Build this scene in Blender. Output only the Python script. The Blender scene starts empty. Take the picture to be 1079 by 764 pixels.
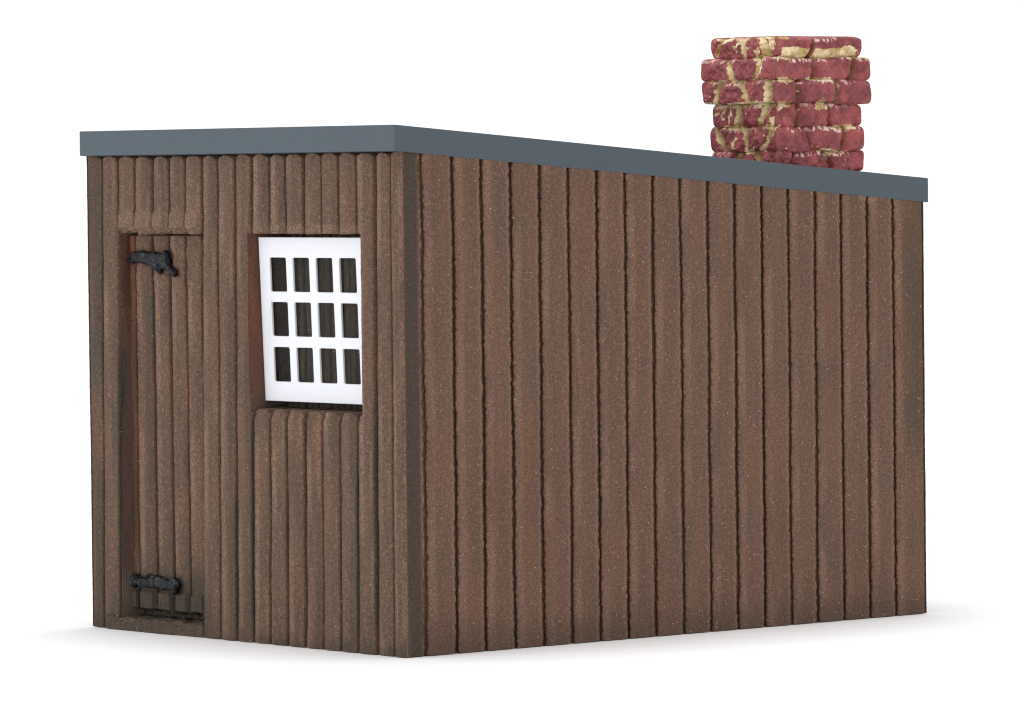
import bpy, bmesh, math
import numpy as np
from mathutils import Vector, Matrix

rng = np.random.default_rng(7)
SC = bpy.context.scene
COL = SC.collection

# ------------------------------------------------------------------ helpers
def vnoise(x, y, seed=0, octaves=1):
    """smooth value noise in about -1..1 on arrays x, y"""
    out = 0.0; amp = 1.0; tot = 0.0
    for o in range(octaves):
        r = np.random.default_rng(seed * 101 + o * 17 + 5)
        n = 256
        T = r.uniform(-1, 1, (n, n))
        xx = x * 2 ** o + 37.3 * o; yy = y * 2 ** o + 11.7 * o
        xi = np.floor(xx).astype(int); yi = np.floor(yy).astype(int)
        fx = xx - xi; fy = yy - yi
        fx = fx * fx * (3 - 2 * fx); fy = fy * fy * (3 - 2 * fy)
        a = T[xi % n, yi % n]; b = T[(xi + 1) % n, yi % n]
        c = T[xi % n, (yi + 1) % n]; d = T[(xi + 1) % n, (yi + 1) % n]
        out = out + amp * ((a * (1 - fx) + b * fx) * (1 - fy) + (c * (1 - fx) + d * fx) * fy)
        tot += amp; amp *= 0.5
    return out / tot

def sstep(a, b, x):
    t = np.clip((x - a) / (b - a), 0, 1)
    return t * t * (3 - 2 * t)

def box(a, b, soft, x):
    return sstep(a - soft, a + soft, x) * (1 - sstep(b - soft, b + soft, x))

def link(name, me, mat, parent=None, smooth=True):
    o = bpy.data.objects.new(name, me); COL.objects.link(o)
    if mat:
        for m in (mat if isinstance(mat, (list, tuple)) else [mat]):
            me.materials.append(m)
    if parent: o.parent = parent
    if smooth and len(me.polygons):
        me.polygons.foreach_set('use_smooth', np.ones(len(me.polygons), dtype=bool))
    return o

def grid_mesh(name, P, attrs=None, flip=False, wrap=False):
    """P: (ny, nx, 3) points -> quad mesh"""
    ny, nx, _ = P.shape
    me = bpy.data.meshes.new(name)
    idx = np.arange(ny * nx).reshape(ny, nx)
    if wrap:
        idx = np.concatenate([idx, idx[:, :1]], 1)
    q = np.stack([idx[:-1, :-1], idx[:-1, 1:], idx[1:, 1:], idx[1:, :-1]], -1).reshape(-1, 4)
    if flip: q = q[:, ::-1]
    n = len(q)
    me.vertices.add(ny * nx); me.vertices.foreach_set('co', P.reshape(-1).astype(np.float32))
    me.loops.add(n * 4); me.loops.foreach_set('vertex_index', q.reshape(-1).astype(np.int32))
    me.polygons.add(n)
    me.polygons.foreach_set('loop_start', (np.arange(n) * 4).astype(np.int32))
    me.update(calc_edges=True)
    for k, v in (attrs or {}).items():
        a = me.attributes.new(k, 'FLOAT', 'POINT')
        a.data.foreach_set('value', np.ascontiguousarray(v.reshape(-1), dtype=np.float32))
    me.validate()
    return me

def lines(a, b, step, snaps=()):
    n = int(round((b - a) / step)) + 1
    L = list(np.linspace(a, b, n))
    for s in snaps:
        L += [s - 0.0012, s + 0.0012]
    L = np.array(sorted(L))
    keep = np.concatenate([[True], np.diff(L) > 0.0006])
    return L[keep]

# ------------------------------------------------------------------ materials
def new_mat(name):
    m = bpy.data.materials.new(name); m.use_nodes = True
    nt = m.node_tree
    return m, nt, nt.nodes, nt.links, nt.nodes['Principled BSDF']

def N(ns, t, **kw):
    n = ns.new(t)
    for k, v in kw.items():
        if k in ('operation', 'data_type', 'blend_type', 'attribute_name', 'noise_dimensions', 'feature', 'distance', 'interpolation_type'):
            setattr(n, k, v)
        else:
            n.inputs[k].default_value = v
    return n

def noise(ns, ls, scale, detail=4, rough=0.55, stretch=None, coord=None):
    tc = ns.new('ShaderNodeTexCoord')
    src = tc.outputs['Object']
    if stretch:
        mp = ns.new('ShaderNodeMapping'); mp.inputs['Scale'].default_value = stretch
        ls.new(src, mp.inputs['Vector']); src = mp.outputs['Vector']
    n = ns.new('ShaderNodeTexNoise')
    n.inputs['Scale'].default_value = scale; n.inputs['Detail'].default_value = detail
    n.inputs['Roughness'].default_value = rough
    ls.new(src, n.inputs['Vector'])
    return n.outputs['Fac']

def ramp(ns, ls, fac, a, b, lo=0.0, hi=1.0):
    r = ns.new('ShaderNodeMapRange'); r.interpolation_type = 'SMOOTHSTEP'
    r.inputs['From Min'].default_value = a; r.inputs['From Max'].default_value = b
    r.inputs['To Min'].default_value = lo; r.inputs['To Max'].default_value = hi
    ls.new(fac, r.inputs['Value']); return r.outputs['Result']

def mixc(ns, ls, fac, A, B):
    m = ns.new('ShaderNodeMix'); m.data_type = 'RGBA'
    if hasattr(fac, 'default_value') and not isinstance(fac, float): ls.new(fac, m.inputs['Factor'])
    else: m.inputs['Factor'].default_value = fac
    for v, s in ((A, 'A'), (B, 'B')):
        sock = [i for i in m.inputs if i.name == s and i.type == 'RGBA'][0]
        if isinstance(v, tuple): sock.default_value = (*v, 1)
        else: ls.new(v, sock)
    return [o for o in m.outputs if o.type == 'RGBA'][0]

def math_(ns, ls, op, a, b):
    m = ns.new('ShaderNodeMath'); m.operation = op
    for k, v in enumerate((a, b)):
        if isinstance(v, (int, float)): m.inputs[k].default_value = v
        else: ls.new(v, m.inputs[k])
    return m.outputs[0]

def attr(ns, name):
    a = ns.new('ShaderNodeAttribute'); a.attribute_name = name
    return a.outputs['Fac']

def specks(ns, ls, scale, size, density):
    """sparse tiny grains: 0/1 mask"""
    tc = ns.new('ShaderNodeTexCoord')
    v = ns.new('ShaderNodeTexVoronoi'); v.inputs['Scale'].default_value = scale
    ls.new(tc.outputs['Object'], v.inputs['Vector'])
    near = ramp(ns, ls, v.outputs['Distance'], size, size * 0.5)
    sep = ns.new('ShaderNodeSeparateColor'); ls.new(v.outputs['Color'], sep.inputs[0])
    pick = math_(ns, ls, 'GREATER_THAN', sep.outputs[0], 1 - density)
    return math_(ns, ls, 'MULTIPLY', near, pick)

def bump(ns, ls, bsdf, h, dist, strength=1.0, prev=None):
    b = ns.new('ShaderNodeBump'); b.inputs['Distance'].default_value = dist; b.inputs['Strength'].default_value = strength
    ls.new(h, b.inputs['Height'])
    if prev is not None: ls.new(prev, b.inputs['Normal'])
    ls.new(b.outputs['Normal'], bsdf.inputs['Normal'])
    return b.outputs['Normal']

def wood_paint(name, base, pale, green, red):
    m, nt, ns, ls, b = new_mat(name)
    streak = noise(ns, ls, 3.0, 4, 0.6, (5, 5, 0.7))
    blotch = noise(ns, ls, 3.5, 5, 0.62)
    fine = noise(ns, ls, 60, 4, 0.7)
    grit = noise(ns, ls, 150, 2, 0.6)
    c = mixc(ns, ls, ramp(ns, ls, streak, 0.36, 0.66), green, base)
    c = mixc(ns, ls, ramp(ns, ls, blotch, 0.45, 0.75, 0, 0.55), c, red)
    c = mixc(ns, ls, ramp(ns, ls, fine, 0.48, 0.72, 0, 0.50), c, pale)

    # painted tones: dry-brush edges and highlights, dark washes and recess shade, rust-red washes (masks stored on the mesh)
    pe = math_(ns, ls, 'MULTIPLY', attr(ns, 'brushed_lit'), ramp(ns, ls, grit, 0.3, 0.65, 0.35, 1.0))
    c = mixc(ns, ls, pe, c, pale)
    c = mixc(ns, ls, attr(ns, 'rust'), c, mixc(ns, ls, ramp(ns, ls, streak, 0.35, 0.65), (0.070, 0.024, 0.014), (0.165, 0.048, 0.028)))
    c = mixc(ns, ls, attr(ns, 'wash_shade'), c, (0.044, 0.037, 0.028))
    gm = ns.new('ShaderNodeVectorMath'); gm.operation = 'SCALE'; ls.new(c, gm.inputs[0]); ls.new(ramp(ns, ls, grit, 0.34, 0.68, 0.76, 1.25), gm.inputs['Scale']); c = gm.outputs[0]
    sp = specks(ns, ls, 40, 0.15, 0.05)
    c = mixc(ns, ls, math_(ns, ls, 'MULTIPLY', sp, 0.62), c, (0.62, 0.50, 0.40))
    ls.new(c, b.inputs['Base Color'])
    b.inputs['Roughness'].default_value = 0.88
    b.inputs['Specular IOR Level'].default_value = 0.25
    n1 = bump(ns, ls, b, grit, 0.006, 0.55)
    n2 = bump(ns, ls, b, fine, 0.008, 0.5, n1)
    scratch = noise(ns, ls, 26, 2, 0.5, (1.0, 3.2, 1.0))
    bump(ns, ls, b, sp, 0.006, 0.6, n2)
    return m

M = {}
M['rib'] = wood_paint('brown_ribbed_paint', (0.121, 0.070, 0.047), (0.245, 0.156, 0.108), (0.092, 0.060, 0.041), (0.130, 0.066, 0.047))
M['board'] = wood_paint('brown_board_paint', (0.148, 0.079, 0.053), (0.275, 0.163, 0.116), (0.117, 0.071, 0.049), (0.159, 0.079, 0.055))

# grey roof paint
m, nt, ns, ls, b = new_mat('grey_roof_paint')
c = mixc(ns, ls, noise(ns, ls, 4, 4), (0.062, 0.081, 0.098), (0.068, 0.088, 0.105))
g = noise(ns, ls, 90, 3, 0.6)
c = mixc(ns, ls, ramp(ns, ls, g, 0.5, 0.8, 0, 0.18), c, (0.11, 0.135, 0.155))
ls.new(c, b.inputs['Base Color']); b.inputs['Roughness'].default_value = 0.62; b.inputs['Specular IOR Level'].default_value = 0.3
bump(ns, ls, b, g, 0.002, 0.3); M['roof'] = m

# white window paint
m, nt, ns, ls, b = new_mat('white_window_paint')
c = mixc(ns, ls, noise(ns, ls, 20, 4), (0.68, 0.69, 0.745), (0.72, 0.73, 0.77))
ls.new(c, b.inputs['Base Color']); b.inputs['Roughness'].default_value = 0.5
bump(ns, ls, b, noise(ns, ls, 60, 3), 0.002, 0.25); M['white'] = m

# clear glazing
m, nt, ns, ls, b = new_mat('clear_glazing')
b.inputs['Base Color'].default_value = (0.90, 0.95, 0.92, 1); b.inputs['Transmission Weight'].default_value = 1.0
b.inputs['Roughness'].default_value = 0.03; b.inputs['IOR'].default_value = 1.13
M['glass'] = m

# black iron paint
m, nt, ns, ls, b = new_mat('black_iron_paint')
c = mixc(ns, ls, noise(ns, ls, 24, 3), (0.002, 0.0025, 0.004), (0.007, 0.008, 0.011))
c = mixc(ns, ls, ramp(ns, ls, noise(ns, ls, 38, 4, 0.6), 0.54, 0.70, 0, 0.9), c, (0.060, 0.070, 0.082))  # grey patches painted in as highlights on the black
ls.new(c, b.inputs['Base Color']); b.inputs['Roughness'].default_value = 0.18; b.inputs['Specular IOR Level'].default_value = 0.16
bump(ns, ls, b, noise(ns, ls, 45, 3), 0.010, 0.9); M['iron'] = m

# brick and mortar
m, nt, ns, ls, b = new_mat('red_brick_paint')
bl = noise(ns, ls, 11, 4, 0.6); fi = noise(ns, ls, 75, 3, 0.65)
c = mixc(ns, ls, ramp(ns, ls, bl, 0.35, 0.68), (0.165, 0.022, 0.028), (0.330, 0.064, 0.068))
c = mixc(ns, ls, ramp(ns, ls, fi, 0.5, 0.8, 0, 0.55), c, (0.45, 0.16, 0.15))
mo = mixc(ns, ls, ramp(ns, ls, noise(ns, ls, 16, 4), 0.36, 0.62), (0.42, 0.27, 0.085), (0.80, 0.66, 0.40))
mk = math_(ns, ls, 'ADD', attr(ns, 'mortar'), math_(ns, ls, 'MULTIPLY', math_(ns, ls, 'SUBTRACT', noise(ns, ls, 60, 5, 0.75), 0.5), 1.7))
c = mixc(ns, ls, ramp(ns, ls, mk, 0.42, 0.66), c, mo)
c = mixc(ns, ls, math_(ns, ls, 'MULTIPLY', attr(ns, 'dirt'), 0.85), c, (0.165, 0.075, 0.026))
c = mixc(ns, ls, math_(ns, ls, 'MULTIPLY', specks(ns, ls, 50, 0.2, 0.08), 0.7), c, (0.85, 0.75, 0.66))
c = mixc(ns, ls, attr(ns, 'fleck'), c, (0.74, 0.56, 0.50))
ls.new(c, b.inputs['Base Color']); b.inputs['Roughness'].default_value = 0.55
bump(ns, ls, b, fi, 0.006, 0.6, bump(ns, ls, b, bl, 0.012, 0.5)); M['brick'] = m

# white table surface
m, nt, ns, ls, b = new_mat('white_paper')
b.inputs['Base Color'].default_value = (0.965, 0.965, 0.97, 1); b.inputs['Roughness'].default_value = 0.9
b.inputs['Specular IOR Level'].default_value = 0.1
M['floor'] = m

# ------------------------------------------------------------------ shed
W, L = 2.130, 2.869
H0, H1 = 2.000, 1.766                       # wall heights, front and rear
SLOPE = (H0 - H1) / L
shed = bpy.data.objects.new('shed', None); COL.objects.link(shed)
shed['label'] = 'brown plank shed with sloping grey roof, white window and red brick chimney'
shed['category'] = 'shed'
shed.empty_display_size = 0.3

# --- front: narrow half-round ribs, door recess and window recess
TOP = [-2.137, -2.026, -1.909, -1.787, -1.669, -1.552, -1.439, -1.320, -1.209, -1.092, -0.983, -0.863, -0.756, -0.637, -0.518, -0.402, -0.288, -0.173, -0.070, 0.004]
BOT = [-2.134, -2.051, -1.927, -1.815, -1.689, -1.575, -1.461, -1.350, -1.224, -1.113, -1.004, -0.888, -0.774, -0.654, -0.535, -0.417, -0.306, -0.190, -0.081, 0.004]
DOOR = (-1.912, -1.335, 0.050, 1.672)       # s0, s1, z0, z1
WIN = (-1.006, -0.260, 0.958, 1.674)

def rib_field(S, Z, T, B, seed, amp=0.040, zref=(0.25, 1.87)):
    """height (<=0), rib index and rib coordinate u for a field of vertical ribs"""
    T = np.array(T); B = np.array(B)
    ny, nx = S.shape
    r = np.random.default_rng(seed)
    h = np.zeros_like(S); U = np.zeros_like(S); I = np.zeros(S.shape, int)
    n = len(T)
    ph = r.uniform(0, 100, n)
    A = amp * r.uniform(0.8, 1.25, n); E = r.uniform(-0.14, 0.14, n); LV = r.uniform(-0.004, 0.004, n)
    for j in range(ny):
        z = Z[j, 0]; t = (z - zref[0]) / (zref[1] - zref[0])
        wob = 0.0042 * vnoise(ph, np.full(n, z * 3.0), seed + 3, 2)
        G = B + (T - B) * t + wob
        G[0] = min(G[0], S[j, 0] - 1e-4); G[-1] = max(G[-1], S[j, -1] + 1e-4)
        i = np.clip(np.searchsorted(G, S[j]) - 1, 0, n - 2)
        u = 2 * (S[j] - G[i]) / (G[i + 1] - G[i]) - 1
        uu = np.clip(u + E[i] * (1 - u * u), -1, 1)
        au = np.abs(uu)
        h[j] = -A[i] * (0.17 * au ** 2.2 + 0.88 * sstep(0.82, 1.0, au) ** 1.2) + LV[i]
        U[j] = u; I[j] = i
    h += 0.0028 * vnoise(S * 26, Z * 7, seed + 11, 3) + 0.0012 * vnoise(S * 110, Z * 110, seed + 12, 2)
    return h, U, I

s = lines(-W, 0, 0.0030, (DOOR[0], DOOR[1], WIN[0], WIN[1]))
z = lines(0, 2.004, 0.0042, (DOOR[3], WIN[3], WIN[2]))
S, Z = np.meshgrid(s, z)
h, U, I = rib_field(S, Z, TOP, BOT, 21)
# outer edges: no groove at the two corners, just a soft arris
edge = np.minimum(S + W, -S)
e = 1 - sstep(0.0, 0.045, edge)
h = h * (1 - e) - 0.010 * (1 - sstep(0, 0.010, edge))
r2 = np.random.default_rng(5)
# rounded rib tops under the roof edge
zt = 2.000 + r2.uniform(-0.003, 0.003, 25)[I] - 0.020 * np.abs(U) ** 2.2
h = np.where((Z > zt) & (edge > 0.03), np.minimum(h, -0.050), h)
# flared lintel over the door: ribs run into a soft ledge
lint = box(DOOR[0] - 0.01, DOOR[1] - 0.01, 0.012, S) * box(1.690, 1.778, 0.014, Z + 0.02 * U * U)
led = box(DOOR[0] - 0.01, DOOR[1] - 0.01, 0.012, S)
h = h * (1 - 0.62 * lint) + 0.008 * led * np.clip((1.785 - Z) / 0.085, 0, 1) * (1 - sstep(1.684, 1.694, Z * -1 + 3.384 + 0.010 * U)) 
h += -0.010 * led * box(1.60, 1.690, 0.006, Z + 0.006 * U + 0.012 * vnoise(S * 40, Z * 20, 37, 2))
# door recess
dz1 = DOOR[3] + 0.004 * np.sin(U * 2.6 + 0.6) + 0.006 * vnoise(S * 40, Z * 0, 31)
door_in = (S > DOOR[0]) & (S < DOOR[1] + 0.004 * vnoise(S * 0, Z * 12, 33)) & (Z > DOOR[2]) & (Z < dz1)
h = np.where(door_in, -0.125, h)
# window recess with the rounded rib ends as its lower edge
wz0 = WIN[2] + 0.004 - 0.024 * np.abs(U) ** 2.2
win_in = (S > WIN[0]) & (S < WIN[1]) & (Z > wz0) & (Z < WIN[3] + 0.003 * vnoise(S * 25, Z * 0, 35))
FINE = np.arange(-2.14, 0.04, 0.043)
hb, Ub, Ib = rib_field(S, Z, FINE, FINE, 77, amp=0.030)
h = np.where(win_in, -0.170 + hb, h)
h -= 0.008 * box(WIN[0], WIN[1], 0.004, S) * box(WIN[2] - 0.03, WIN[2], 0.012, Z)
# painted tones: washes, plus painted shade in the window recess and rib highlights
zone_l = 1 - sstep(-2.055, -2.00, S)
wash_shade = 0.62 * zone_l * sstep(-0.5, 0.4, vnoise(S * 3, Z * 1.3, 41, 2) + 0.5 - 0.35 * Z)
wash_shade = np.maximum(wash_shade, 0.75 * (1 - sstep(0.02, 0.30, Z + 0.10 * vnoise(S * 9, Z * 5, 42, 3))) * (1 - sstep(-1.40, -1.1, S)))
wash_shade = np.maximum(wash_shade, 0.55 * (1 - sstep(0.0, 0.07, Z + 0.03 * vnoise(S * 20, Z * 5, 44, 3))))
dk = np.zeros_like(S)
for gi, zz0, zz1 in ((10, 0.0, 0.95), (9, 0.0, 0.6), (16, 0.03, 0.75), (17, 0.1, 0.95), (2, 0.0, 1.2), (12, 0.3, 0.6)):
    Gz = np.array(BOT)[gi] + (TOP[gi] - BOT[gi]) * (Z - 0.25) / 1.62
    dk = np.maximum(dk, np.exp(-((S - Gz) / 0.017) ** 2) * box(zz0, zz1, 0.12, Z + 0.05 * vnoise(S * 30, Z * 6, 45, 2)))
wash_shade = np.maximum(wash_shade, 0.85 * dk)
wash_shade = np.maximum(wash_shade, 0.9 * box(WIN[0], WIN[1] + 0.01, 0.004, S) * box(0.93, 0.99, 0.004, Z) * (h < -0.035))  # shade of the gap under the frame, painted on the recess floor
wash_shade = np.maximum(wash_shade, 0.42 * box(0.20, 0.78, 0.15, U) * sstep(-0.05, 0.45, vnoise(I * 3.7, Z * 1.1, 52, 2)))
wash_shade = np.where(win_in, np.where(Z < 1.0, 0.95, 0.50), wash_shade)  # recess back and floor darkened in colour, standing for shade behind the glass
rust = 0.85 * box(DOOR[0] - 0.004, DOOR[0] + 0.05, 0.004, S) * box(0.25, 1.67, 0.05, Z)
rust = np.maximum(rust, 0.62 * box(WIN[0] - 0.006, WIN[0] + 0.01, 0.005, S) * box(1.02, 1.70, 0.06, Z))
rust = np.maximum(rust, 0.10 * sstep(0.1, 0.6, vnoise(S * 6, Z * 1.6, 47, 3)))
brushed_lit = 0.55 * box(-0.72, -0.18, 0.16, U) * sstep(-0.35, 0.4, vnoise(S * 8, Z * 3, 49, 3))  # pale band painted along each rib as its highlight
brushed_lit = np.maximum(brushed_lit, 0.40 * box(0.42, 0.74, 0.08, U) * sstep(0.0, 0.5, vnoise(S * 9, Z * 4, 48, 3)))
brushed_lit = np.maximum(brushed_lit, 0.65 * (1 - sstep(0.006, 0.03, -S)) * sstep(-0.3, 0.5, vnoise(S * 8, Z * 6, 50, 3)))
brushed_lit = np.maximum(brushed_lit, 0.35 * lint)  # ledge painted paler, as if catching more light
brushed_lit = np.maximum(brushed_lit, 0.45 * box(WIN[0], WIN[1], 0.01, S) * box(WIN[3], WIN[3] + 0.04, 0.012, Z))
brushed_lit = np.where(win_in | door_in, 0, brushed_lit)
me = grid_mesh('plank_wall', np.stack([S, -h, Z], -1), {'wash_shade': wash_shade, 'rust': rust, 'brushed_lit': brushed_lit})
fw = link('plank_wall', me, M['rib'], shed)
fw['label'] = 'narrow ribbed front wall with a door recess and a window opening'

# --- long side: wide flat boards, jagged saw cuts between them
def board_wall(length, zf0, zf1, grooves, seed, step=0.005):
    """boards along S (0..length) parted by undercut saw cuts; columns follow the cuts.
    returns S, Z, h, signed distance to nearest cut (abs, side)"""
    nz = int(2.0 / step); V = np.linspace(0, 1, nz); zz = V * 2.0
    r = np.random.default_rng(seed)
    n = len(grooves)
    def lip(k, sd):
        return (0.0088 + 0.0022 * vnoise(np.full(nz, k * 1.9 + sd * 40), zz * 9, seed + 3, 2)
                + 0.0050 * vnoise(np.full(nz, k * 7.7 + sd * 60), zz * 70, seed + 2, 2))
    cs = [g + 0.0035 * vnoise(np.full(nz, k * 3.1), zz * 2.5, seed + 1, 2) for k, g in enumerate(grooves)]
    L_ = [c - lip(k, 0) for k, c in enumerate(cs)]; R_ = [c + lip(k, 1) for k, c in enumerate(cs)]
    lo = [np.zeros(nz)] + R_; hi = L_ + [np.full(nz, length)]
    cols = []; hh = []; dm = []; sd = []
    lev = r.uniform(-0.0012, 0.0012, n + 1)
    for k in range(n + 1):
        wd = float(np.mean(hi[k] - lo[k])); m = max(4, int(wd / step))
        t = np.concatenate([[0, .0015 / wd, .004 / wd, .008 / wd], np.linspace(.012 / wd, 1 - .012 / wd, m), [1 - .008 / wd, 1 - .004 / wd, 1 - .0015 / wd, 1]])
        for q in t:
            sp = lo[k] + (hi[k] - lo[k]) * q
            e_ = min(q, 1 - q) * wd
            drop = 0.0045 * max(0, 1 - e_ / 0.009) ** 2
            if (k == 0 and q < .5) or (k == n and q > .5): drop = 0
            cols.append(sp); hh.append(np.full(nz, lev[k] - drop))
            left = (q < .5 and k > 0) or k == n
            g = lo[k] if left else hi[k]
            dm.append(np.abs(sp - g) + 0.009); sd.append(np.full(nz, 1.0 if left else -1.0))
        if k < n:      # the cut itself, wider inside than at its lips
            dep = r.uniform(0.021, 0.028); un = 0.006
            for pos, d_ in ((L_[k], .010), (L_[k] - un * .6, .015), (L_[k] - un, .020), (L_[k] - un, dep), (cs[k], dep),
                            (R_[k] + un, dep), (R_[k] + un, .020), (R_[k] + un * .6, .015), (R_[k], .010)):
                cols.append(pos); hh.append(np.full(nz, -d_)); dm.append(np.zeros(nz)); sd.append(np.zeros(nz))
    S = np.stack(cols, 1); h = np.stack(hh, 1); dmin = np.stack(dm, 1); side = np.stack(sd, 1)
    Z = V[:, None] * (zf0 + (zf1 - zf0) * S / length + 0.004)
    h = h + (0.0018 * vnoise(S * 9, Z * 4, seed + 5, 3) + 0.0012 * vnoise(S * 110, Z * 110, seed + 6, 2)) * (dmin > 0)
    return S, Z, h, 0 * S, dmin, side

GR = [0.108, 0.266] + [0.4155 + 0.15185 * i for i in range(16)]
S, Z, h, SH, dmin, side = board_wall(L, H0, H1, GR, 61, 0.0036)
edge = np.minimum(S, L - S)
h -= 0.010 * (1 - sstep(0, 0.010, edge))
h -= 0.005 * box(0.018, 0.098, 0.006, S)
wash_shade = 0.80 * box(0.012, 0.090, 0.012, S) * sstep(-1.1, 0.1, vnoise(S * 12, Z * 2.2, 71, 3) + 0.3)
wash_shade = np.maximum(wash_shade, 0.42 * sstep(2.72, 2.78, S) * sstep(-0.7, 0.5, vnoise(S * 5, Z * 2, 72, 3)))
wash_shade = np.maximum(wash_shade, 0.40 * (1 - sstep(0.0, 0.16, Z + 0.06 * vnoise(S * 7, Z * 5, 73, 3))))
rust = 0.10 * sstep(0.0, 0.6, vnoise(S * 4, Z * 1.5, 74, 3))
brushed_lit = 0.42 * (side > 0) * box(0.012, 0.048, 0.010, dmin) * sstep(-0.5, 0.4, vnoise(S * 14, Z * 5, 75, 3))
brushed_lit = np.maximum(brushed_lit, 0.30 * (side < 0) * box(0.016, 0.028, 0.005, dmin))
brushed_lit = np.maximum(brushed_lit, 0.75 * (1 - sstep(0.003, 0.014, S)))
brushed_lit = np.maximum(brushed_lit, 0.35 * box(0.092, 0.102, 0.003, S))
brushed_lit = np.maximum(brushed_lit, 0.8 * box(2.50, 2.60, 0.01, S) * sstep(0.0, 0.02, Z - (H0 - SLOPE * S - 0.03) + 0.02 * vnoise(S * 30, Z * 30, 76, 2)))
me = grid_mesh('plank_wall', np.stack([h, S + SH, Z], -1), {'wash_shade': wash_shade, 'rust': rust, 'brushed_lit': brushed_lit})
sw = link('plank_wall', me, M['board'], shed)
sw['label'] = 'long side wall of wide flat boards'

# --- the two walls away from the photographer, same boards
S, Z, h, SH, dmin, side = board_wall(L, H0, H1, GR, 91, 0.012)
me = grid_mesh('plank_wall', np.stack([-W - h, S, Z], -1), {'wash_shade': 0 * S, 'rust': 0 * S, 'brushed_lit': 0 * S}, flip=True)
link('plank_wall', me, M['board'], shed)
S, Z, h, SH, dmin, side = board_wall(W, H1, H1, [0.15 * i for i in range(1, 14)], 95, 0.012)
me = grid_mesh('plank_wall', np.stack([-W + S, L + h, Z], -1), {'wash_shade': 0 * S, 'rust': 0 * S, 'brushed_lit': 0 * S}, flip=True)
link('plank_wall', me, M['board'], shed)

# --- roof slab
def roof_mesh():
    bm = bmesh.new()
    oy, ox, th = 0.029, 0.003, 0.104
    pts = []
    for (x, y) in ((-W - ox - 0.014, -oy), (ox, -oy), (ox, L + oy), (-W - ox - 0.014, L + oy)):
        zb = H0 + 0.001 - SLOPE * y
        pts.append((x, y, zb))
    lo = [bm.verts.new(p) for p in pts]
    hi = [bm.verts.new((p[0], p[1], p[2] + th)) for p in pts]
    bm.faces.new(lo[::-1]); bm.faces.new(hi)
    for i in range(4):
        j = (i + 1) % 4
        bm.faces.new((lo[i], lo[j], hi[j], hi[i]))
    vert = [e for e in bm.edges if abs((e.verts[0].co - e.verts[1].co).z) > 0.09 and abs(e.verts[0].co.y - e.verts[1].co.y) < 1e-4]
    front = [e for e in vert if e.verts[0].co.y < 0]
    bmesh.ops.bevel(bm, geom=front, offset=0.014, segments=3, affect='EDGES', profile=0.5)
    sharp = [e for e in bm.edges if e.calc_face_angle(0) > 0.8]
    bmesh.ops.bevel(bm, geom=sharp, offset=0.0035, segments=2, affect='EDGES', profile=0.6)
    bmesh.ops.recalc_face_normals(bm, faces=bm.faces)
    me = bpy.data.meshes.new('roof'); bm.to_mesh(me); bm.free(); return me
roof = link('roof', roof_mesh(), M['roof'], shed, smooth=False)

# --- door: a ribbed leaf set back in its recess
DY = 0.056
s = lines(-1.908, -1.330, 0.0030); z = lines(0.056, 1.668, 0.0042)
S, Z = np.meshgrid(s, z)
DT = [-1.930, -1.872, -1.745, -1.630, -1.512, -1.398, -1.300]
DB = [-1.930, -1.868, -1.738, -1.622, -1.508, -1.390, -1.300]
h, U, I = rib_field(S, Z, DT, DB, 121, amp=0.040)
# rough casting round the top hinge, stub ends at the foot
h += 0.010 * box(1.44, 1.64, 0.03, Z) * vnoise(S * 22, Z * 22, 131, 3)
foot = 1 - sstep(0.082, 0.094, Z + 0.012 * U * U + 0.008 * vnoise(S * 20, Z * 0, 132))
h = h * (1 - foot) - foot * (0.052 + 0.012 * vnoise(S * 45, Z * 45, 133, 3))
h += 0.014 * box(0.090, 0.165, 0.008, Z) * (np.abs(U) < 0.66) - 0.03 * box(0.07, 0.16, 0.01, Z) * (np.abs(U) > 0.78)
bord = (np.minimum(np.minimum(S - s[0], s[-1] - S), np.minimum(Z - z[0], z[-1] - Z)) < 0.001)
h = np.where(bord, -0.06, h)
wash_shade = 0.90 * (1 - sstep(0.13, 0.36, Z + 0.10 * vnoise(S * 9, Z * 4, 135, 3)))  # darkens the lower leaf, painting in the shade at its foot
wash_shade = np.maximum(wash_shade, 0.55 * sstep(0.0, 0.7, vnoise(S * 8, Z * 1.6, 136, 3) + 0.25 * np.sin(U * 2)) * box(0.1, 1.5, 0.2, Z))
rust = 0.78 * (1 - sstep(-1.874, -1.862, S)) * sstep(0.25, 0.4, Z)
rust = np.maximum(rust, 0.22 * box(0.55, 1.02, 0.15, U) * sstep(-0.2, 0.5, vnoise(S * 6, Z * 2, 137, 3)))
wash_shade = np.maximum(wash_shade, 0.3 * (1 - sstep(-1.888, -1.876, S)) * sstep(0.0, 0.7, vnoise(S * 20, Z * 2.2, 139, 2) + 0.4))
brushed_lit = 0.55 * box(-0.70, -0.18, 0.16, U) * sstep(-0.35, 0.4, vnoise(S * 8, Z * 3, 138, 3))  # painted highlight along the door ribs
brushed_lit = np.maximum(brushed_lit, 0.8 * box(0.090, 0.106, 0.005, Z) * (np.abs(U) < 0.8))  # lit bevels of the stub ends, painted pale
me = grid_mesh('door', np.stack([S, DY - h, Z], -1), {'wash_shade': wash_shade, 'rust': rust, 'brushed_lit': brushed_lit})
door = link('door', me, M['rib'], shed)

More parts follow.
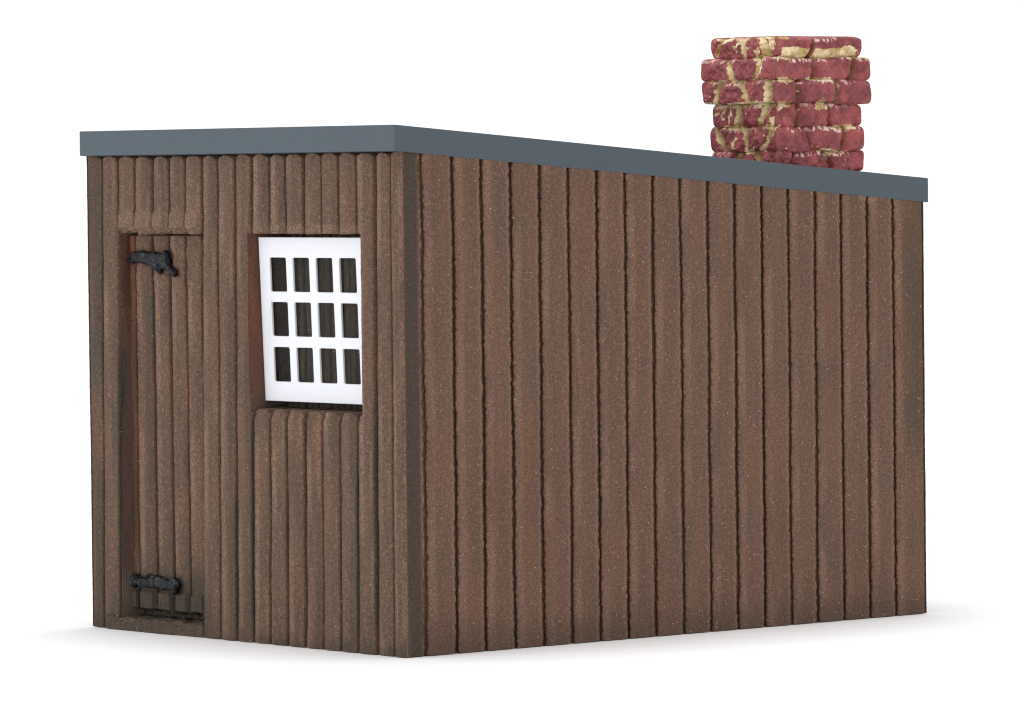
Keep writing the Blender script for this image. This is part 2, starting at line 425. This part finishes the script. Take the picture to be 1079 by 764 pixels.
# --- hinges: lumpy black castings
def hinge(name, blobs, label):
    """blobs: list of (p0, p1, r0, r1) capsules; fused with a remesh"""
    bm = bmesh.new()
    for (p0, p1, r0, r1) in blobs:
        p0 = Vector(p0); p1 = Vector(p1); n = max(3, int((p1 - p0).length / 0.008))
        for k in range(n + 1):
            t = k / n
            bmesh.ops.create_icosphere(bm, subdivisions=2, radius=r0 + (r1 - r0) * t,
                                       matrix=Matrix.Translation(p0.lerp(p1, t) + Vector(rng.normal(0, 0.0018, 3))) @ Matrix.Scale(rng.uniform(0.88, 1.08), 4))
    me = bpy.data.meshes.new(name); bm.to_mesh(me); bm.free()
    o = link(name, me, M['iron'], door)
    r = o.modifiers.new('fuse', 'REMESH'); r.mode = 'VOXEL'; r.voxel_size = 0.0045; r.use_smooth_shade = True
    sm = o.modifiers.new('soften', 'SMOOTH'); sm.iterations = 2; sm.factor = 0.5
    o['label'] = label
    return o
Y = 0.044
hinge('hinge', [((-1.895, Y, 1.560), (-1.860, Y, 1.557), 0.010, 0.012),
                ((-1.850, Y, 1.588), (-1.635, Y, 1.574), 0.016, 0.020),
                ((-1.850, Y, 1.568), (-1.755, Y, 1.562), 0.017, 0.019),
                ((-1.775, Y, 1.560), (-1.665, Y - .004, 1.530), 0.017, 0.020),
                ((-1.755, Y, 1.565), (-1.615, Y, 1.560), 0.018, 0.021),
                ((-1.627, Y - .003, 1.588), (-1.611, Y - .003, 1.568), 0.018, 0.017),
                ((-1.640, Y - .004, 1.552), (-1.563, Y - .003, 1.508), 0.018, 0.015),
                ((-1.705, Y + .006, 1.536), (-1.670, Y, 1.512), 0.013, 0.011)], 'black strap hinge with a ragged kinked tail')
hinge('hinge', [((-1.862, Y - .012, 0.216), (-1.862, Y - .012, 0.200), 0.026, 0.026),
                ((-1.862, Y - .010, 0.206), (-1.575, Y - .010, 0.200), 0.023, 0.024),
                ((-1.722, Y - .016, 0.222), (-1.708, Y - .016, 0.210), 0.022, 0.020),
                ((-1.690, Y - .010, 0.216), (-1.660, Y - .010, 0.200), 0.024, 0.023),
                ((-1.588, Y - .012, 0.220), (-1.580, Y - .012, 0.180), 0.022, 0.019),
                ((-1.800, Y + .01, 0.230), (-1.760, Y + .01, 0.226), 0.012, 0.010)], 'black knobbly hinge near the foot of the door')

# --- door sill: rough low step in front of the recess
s = lines(-2.020, -1.352, 0.006); v = np.linspace(0, 1, 60)
S, V = np.meshgrid(s, v)
lipy = -0.012 + 0.005 * vnoise(S * 12, V * 0, 151, 2) + 0.016 * sstep(-1.60, -1.38, S)
# cross-section: up the face, round over, back into the recess
t1 = np.clip(V / 0.45, 0, 1); t2 = np.clip((V - 0.45) / 0.55, 0, 1)
Yv = lipy + 0.008 * (V > 0.40) * t2 + 0.115 * t2
Zv = 0.050 * np.sin(t1 * math.pi / 2) + 0.006 * t2
Zv = np.maximum(0, Zv + 0.013 * vnoise(S * 30, V * 9, 152, 3) * sstep(0.05, 0.2, V))
Yv = Yv + 0.004 * vnoise(S * 40, V * 12, 153, 3)
endm = np.minimum(S - s[0], s[-1] - S)
Yv = np.where(endm < 0.001, np.maximum(Yv, 0.02), Yv)
brushed_lit = 0.45 * box(0.33, 0.52, 0.04, V) * sstep(-0.3, 0.6, vnoise(S * 25, V * 8, 154, 3))
wash_shade = 0.66 + 0.20 * vnoise(S * 10, V * 3, 155, 3) - 0.20 * sstep(-1.60, -1.40, S) * (1 - t2)
wash_shade = np.clip(wash_shade + 0.3 * t2, 0, 0.9)
me = grid_mesh('door_sill', np.stack([S, Yv, Zv], -1), {'wash_shade': wash_shade, 'rust': 0 * S, 'brushed_lit': brushed_lit})
link('door_sill', me, M['rib'], shed)

# --- window: white multi-pane frame, tipped back a little in its recess
def window_mesh():
    xs = [-0.995, -0.926]
    for i in range(4):
        a = -0.926 + 0.1530 * i
        xs += [a + 0.1085] if i == 3 else [a + 0.1085, a + 0.1530]
    xs += [-0.264]
    zs = [0.989, 1.070, 1.211, 1.256, 1.395, 1.438, 1.577, 1.660]
    bm = bmesh.new()
    r = 0.008; th = 0.009
    # outline polygons of the holes with rounded corners, and a plate between: cell by cell
    def P(x, zz): return bm.verts.new((x, 0, zz))
    from mathutils.geometry import tessellate_polygon
    loops = [[(xs[0], zs[0]), (xs[-1], zs[0]), (xs[-1], zs[-1]), (xs[0], zs[-1])]]
    for i in range(4):
        for j in range(3):
            x0, x1, z0, z1 = xs[1 + 2 * i], xs[2 + 2 * i], zs[1 + 2 * j], zs[2 + 2 * j]
            lp = []
            for (cx, cz, a0) in ((x0 + r, z0 + r, 180), (x1 - r, z0 + r, 270), (x1 - r, z1 - r, 0), (x0 + r, z1 - r, 90)):
                for k in range(5):
                    a = math.radians(a0 + k * 22.5)
                    lp.append((cx + r * math.cos(a), cz + r * math.sin(a)))
            loops.append(lp[::-1])
    vl = [[Vector((x, zz, 0)) for x, zz in lp] for lp in loops]
    flat = [v for lp in vl for v in lp]
    tris = tessellate_polygon(vl)
    fr = [bm.verts.new((v.x, 0, v.y)) for v in flat]
    bk = [bm.verts.new((v.x, th, v.y)) for v in flat]
    for t in tris:
        bm.faces.new([fr[i] for i in t]); bm.faces.new([bk[i] for i in reversed(t)])
    o = 0
    for lp in loops:
        n = len(lp)
        for k in range(n):
            a, b_ = o + k, o + (k + 1) % n
            bm.faces.new((fr[a], fr[b_], bk[b_], bk[a]))
        o += n
    bmesh.ops.recalc_face_normals(bm, faces=bm.faces)
    rim = [e for e in bm.edges if len(e.link_faces) == 2 and e.calc_face_angle(0) > 1.2 and max(v.co.y for v in e.verts) < 0.001]
    bmesh.ops.bevel(bm, geom=rim, offset=0.003, segments=2, affect='EDGES', profile=0.5)
    me = bpy.data.meshes.new('window'); bm.to_mesh(me); bm.free(); return me
win = link('window', window_mesh(), M['white'], shed, smooth=False)
# pivot at the top edge: depth 0.048 there, about 0.07 at the bottom
tilt = math.radians(2.2)
win.matrix_local = Matrix.Translation((0, 0.047, 1.660)) @ Matrix.Rotation(tilt, 4, 'X') @ Matrix.Translation((0, 0, -1.660))
bm = bmesh.new()
bmesh.ops.create_cube(bm, size=1, matrix=Matrix.Translation((-0.633, 0.0130, 1.328)) @ Matrix.Diagonal((0.72, 0.006, 0.64, 1)))
me = bpy.data.meshes.new('pane'); bm.to_mesh(me); bm.free()
link('pane', me, M['glass'], win, smooth=False)

# --- brick chimney: one continuous skin of pillowed bricks and smeared mortar
def chimney():
    x0, x1, y0, y1 = -0.462, -0.055, 2.070, 2.566
    cx, cy, hx, hy = (x0 + x1) / 2, (y0 + y1) / 2, (x1 - x0) / 2, (y1 - y0) / 2
    zc = [1.800, 1.898, 1.988, 2.092, 2.190, 2.288, 2.382, 2.468]       # course boundaries, bottom to top
    off = [0.0, 0.003, 0.003, -0.004, 0.027, 0.028, 0.0]                 # how far each course stands out
    # vertical joints per course as fractions of the face; course 1..6
    jr = [[.3, .7], [.22, .62], [.40, .80], [.28, .64], [.25, .66], [.42, .84], [.44]]   # right-hand face, near to far
    jl = [[.3, .7], [.36, .74], [.12, .52, .87], [.38, .76], [.18, .56, .88], [.36, .74], [.10, .50, .82]]   # front face, left to right
    nz = 230; nu = 140
    zz = np.linspace(zc[0], zc[-1], nz)
    # faces in order: front (-y), right (+x), back (+y), left (-x)
    Pts = []; Mo = []; Ch = []; Di = []
    k = np.clip(np.searchsorted(zc, zz, side='right') - 1, 0, 6)
    zc_ = np.array(zc); off_ = np.array(off)
    for f in range(4):
        t = (np.arange(nu) + (0.0)) / nu
        T, ZZ = np.meshgrid(t, zz)
        K = np.repeat(k[:, None], nu, 1)
        perim = T + f
        # courses drift up and down a little, bricks are not straight
        Zs = ZZ + 0.010 * vnoise(perim * 4.0, ZZ * 5, 201, 2)
        K = np.clip(np.searchsorted(zc_, Zs.ravel(), side='right') - 1, 0, 6).reshape(Zs.shape)
        V = (Zs - zc_[K]) / (zc_[K + 1] - zc_[K]) * 2 - 1
        V = np.clip(V, -1, 1)
        wid = hx * 2 if f % 2 == 0 else hy * 2
        dj = np.full_like(T, 9.0); B = np.zeros(T.shape, int)
        J = jr if f in (1, 3) else jl
        for kk in range(7):
            for n_, j in enumerate(J[kk]):
                sl = (0.034 if f % 2 == 0 else 0.022) * math.sin(kk * 2.3 + n_ * 1.7 + f)
                dd = (T - (j + sl * V / wid * 0.9 + 0.022 * vnoise(ZZ * 16 + n_ * 9, T * 0 + kk, 205, 2))) * wid
                dj = np.where(K == kk, np.minimum(dj, np.abs(dd)), dj)
                B = np.where((K == kk) & (dd > 0), n_ + 1, B)
        rb = np.random.default_rng(300 + f)
        bo = rb.uniform(-0.009, 0.006, (7, 5))[K, B]; bt = rb.uniform(-0.016, 0.016, (7, 5))[K, B]; bz = rb.uniform(-0.10, 0.10, (7, 5))[K, B]
        pil = -0.017 * (1 - (1 - np.abs(V) ** 5.0 * 0.985) ** 0.5)
        gap = -0.034 * (1 - sstep(0.0, 1.0, dj / 0.034) ** 0.5) + bo + bt * V * 0.5
        lump = 0.009 * vnoise(perim * 9, ZZ * 14, 211, 2) + 0.010 * vnoise(perim * 26, ZZ * 50, 212, 3)
        cornr = np.minimum(T, 1 - T) * wid
        fade = sstep(0.0, 0.024, cornr)
        # course offsets blend over a short height
        prof = pil + off_[K] - 0.005 * (K == 6) * sstep(0.2, -0.8, V)
        o = prof + fade * (gap + lump) + (1 - fade) * 0.011 * vnoise(np.full_like(ZZ, 3.0 * ((f + (T > .5)) % 4)), ZZ * 14, 213, 2)
        oc = o
        u = T * 2 - 1
        RC = 0.004
        def along(half):
            cc = (1 - np.abs(u)) * half
            ang = np.clip(1 - cc / (RC * 1.2), 0, 1) * math.pi / 4
            al = np.where(cc < RC * 1.2, half - RC + RC * np.sin(ang) / math.sin(math.pi / 4) * 0.707, np.abs(u) * half)
            al = np.minimum(al, np.where(cc < RC * 1.2, al, half - RC))
            return np.sign(u) * al, RC * (1 - np.cos(ang))
        if f == 0: a_, i_ = along(hx + prof); X = cx + a_; Yy = cy - (hy + o) + i_
        if f == 1: a_, i_ = along(hy + prof); X = cx + (hx + o) - i_; Yy = cy + a_
        if f == 2: a_, i_ = along(hx + prof); X = cx - a_; Yy = cy + (hy + o) - i_
        if f == 3: a_, i_ = along(hy + prof); X = cx - (hx + o) + i_; Yy = cy - a_
        big = vnoise(perim * 3.2, ZZ * 13, 221, 3); sm = vnoise(perim * 11, ZZ * 26, 222, 3)
        m_ = 0.92 * (1 - sstep(0.006, 0.031 if f % 2 == 0 else 0.015, dj + 0.008 * sm)) * ((0.72 if f % 2 == 0 else 0.16) + 0.6 * sstep(-0.3, 0.3, big))
        top = sstep(0.48, 0.95, V) ; bot = sstep(-0.62, -0.98, V)
        m_ = np.maximum(m_, 0.85 * np.maximum(top, bot) * sstep(-0.22, 0.22, big + 0.45 * sm))
        if f == 1:    # mortar smears on the long face
            m_ = np.maximum(m_, 0.95 * (K == 6) * sstep(0.22, -0.15, V - 0.25 * sm) * box(.05, .96, .03, T) * (1 - 0.8 * (dj < 0.012)))
            m_ = np.maximum(m_, 0.80 * (K == 3) * sstep(0.15, 0.60, V + 0.5 * sm) * sstep(-0.35, 0.2, big))
        else:
            m_ = np.maximum(m_, 0.75 * sstep(0.10, 0.55, sm + 0.5 * big) * ((K == 6) | (K == 3) | (K == 2)))
        m_ = m_ * (1 - 0.6 * (1 - fade) * (K != 2))
        dirt = (1 - sstep(0.004, 0.011, dj + 0.004 * sm)) * (0.95 if f % 2 else 0.25) * sstep(-0.9, -0.2, big)
        if f == 1: dirt = np.maximum(dirt, 0.85 * (1 - sstep(0.003, 0.010, T * wid + 0.004 * sm)))
        if f == 0: m_ = np.where((K == 4) | (K == 5), m_ * (1 - sstep(0.80, 0.90, T) * (K == 5)), m_)
        dirt = np.maximum(dirt, 0.8 * sstep(0.90, 1.0, np.abs(V)) * sstep(-0.3, 0.3, sm))
        Di.append(dirt)
        fleck = np.where(f % 2 == 1, 1.0, 0.7) * box(0.60, 0.98, 0.1, V) * sstep(0.15, 0.5, vnoise(perim * 60, ZZ * 70, 231) ) * sstep(-0.35, 0.15, vnoise(perim * 5, ZZ * 13, 232))  # pale flecks near the upper edge of each course
        Ch.append(fleck)
        Pts.append(np.stack([X, Yy, ZZ], -1)); Mo.append(m_)
    P = np.concatenate(Pts, 1); A = np.concatenate(Mo, 1); Q = np.concatenate(Ch, 1); D_ = np.concatenate(Di, 1)
    # close the top: shrink rings inwards
    ring = P[-1]; rings = []; ra = []
    c0 = np.array([cx, cy, zc[-1]])
    for q, dz in ((0.97, 0.004), (0.93, 0.006), (0.6, 0.006), (0.02, 0.006)):
        rr = c0 + (ring - c0) * q; rr[:, 2] = zc[-1] + dz; rings.append(rr); ra.append(A[-1] * 0 + (0.2 if q > .9 else 0.7))
    P = np.concatenate([P, np.array(rings)], 0); A = np.concatenate([A, np.array(ra)], 0); Q = np.concatenate([Q, 0 * np.array(ra)], 0); D_ = np.concatenate([D_, 0 * np.array(ra)], 0)
    return grid_mesh('chimney', P, {'mortar': A, 'fleck': Q, 'dirt': D_}, wrap=True)
ch = link('chimney', chimney(), M['brick'], shed)

# ------------------------------------------------------------------ the white surface it stands on
me = bpy.data.meshes.new('floor')
R = 600
me.from_pydata([(-R, -R, 0), (R, -R, 0), (R, R, 0), (-R, R, 0)], [], [(0, 1, 2, 3)])
fl = link('floor', me, M['floor'], smooth=False); fl['kind'] = 'structure'
fl.location.z = -0.003

# ------------------------------------------------------------------ studio light: white surround and a softbox low in front, plus an added overhead lamp
w = bpy.data.worlds.new('World'); SC.world = w; w.use_nodes = True
bg = w.node_tree.nodes['Background']; bg.inputs['Color'].default_value = (1, 1, 1, 1); bg.inputs['Strength'].default_value = 1.10
def softbox(name, loc, target, size, power):
    d = bpy.data.lights.new(name, 'AREA'); d.shape = 'SQUARE'; d.size = size; d.energy = power
    o = bpy.data.objects.new(name, d); COL.objects.link(o)
    o.location = loc
    o.rotation_euler = (Vector(target) - Vector(loc)).to_track_quat('-Z', 'Y').to_euler()
softbox('softbox', (-4.5, -11.5, 1.7), (-1.0, 0.0, 1.2), 2.2, 360)
softbox('added_overhead', (-1.5, 1.5, 9.0), (-1.5, 1.5, 0), 3.0, 260)  # added to brighten the floor and tighten the shed's shadow

# ------------------------------------------------------------------ camera
cd = bpy.data.cameras.new('camera'); cam = bpy.data.objects.new('camera', cd); COL.objects.link(cam)
Cp = Vector((16.51633, -13.25145, 1.92805))
r_ = Vector((0.64181256, 0.76678159, -0.01107383)); u_ = Vector((-0.02056475, 0.03164481, 0.99928759)); f_ = Vector((-0.76658576, 0.6411276, -0.0360787))
cam.matrix_world = Matrix(((r_.x, u_.x, -f_.x, Cp.x), (r_.y, u_.y, -f_.y, Cp.y), (r_.z, u_.z, -f_.z, Cp.z), (0, 0, 0, 1)))
cd.sensor_width = 36; cd.lens = 5653.53 / 1079 * 36
cd.clip_start = 0.1; cd.clip_end = 5000
SC.camera = cam

SC.view_settings.view_transform = 'Standard'; SC.view_settings.look = 'None'
SC.view_settings.exposure = 0; SC.view_settings.gamma = 1
SC.render.engine = 'CYCLES'
SC.cycles.filter_width = 1.15
SC.cycles.use_denoising = True
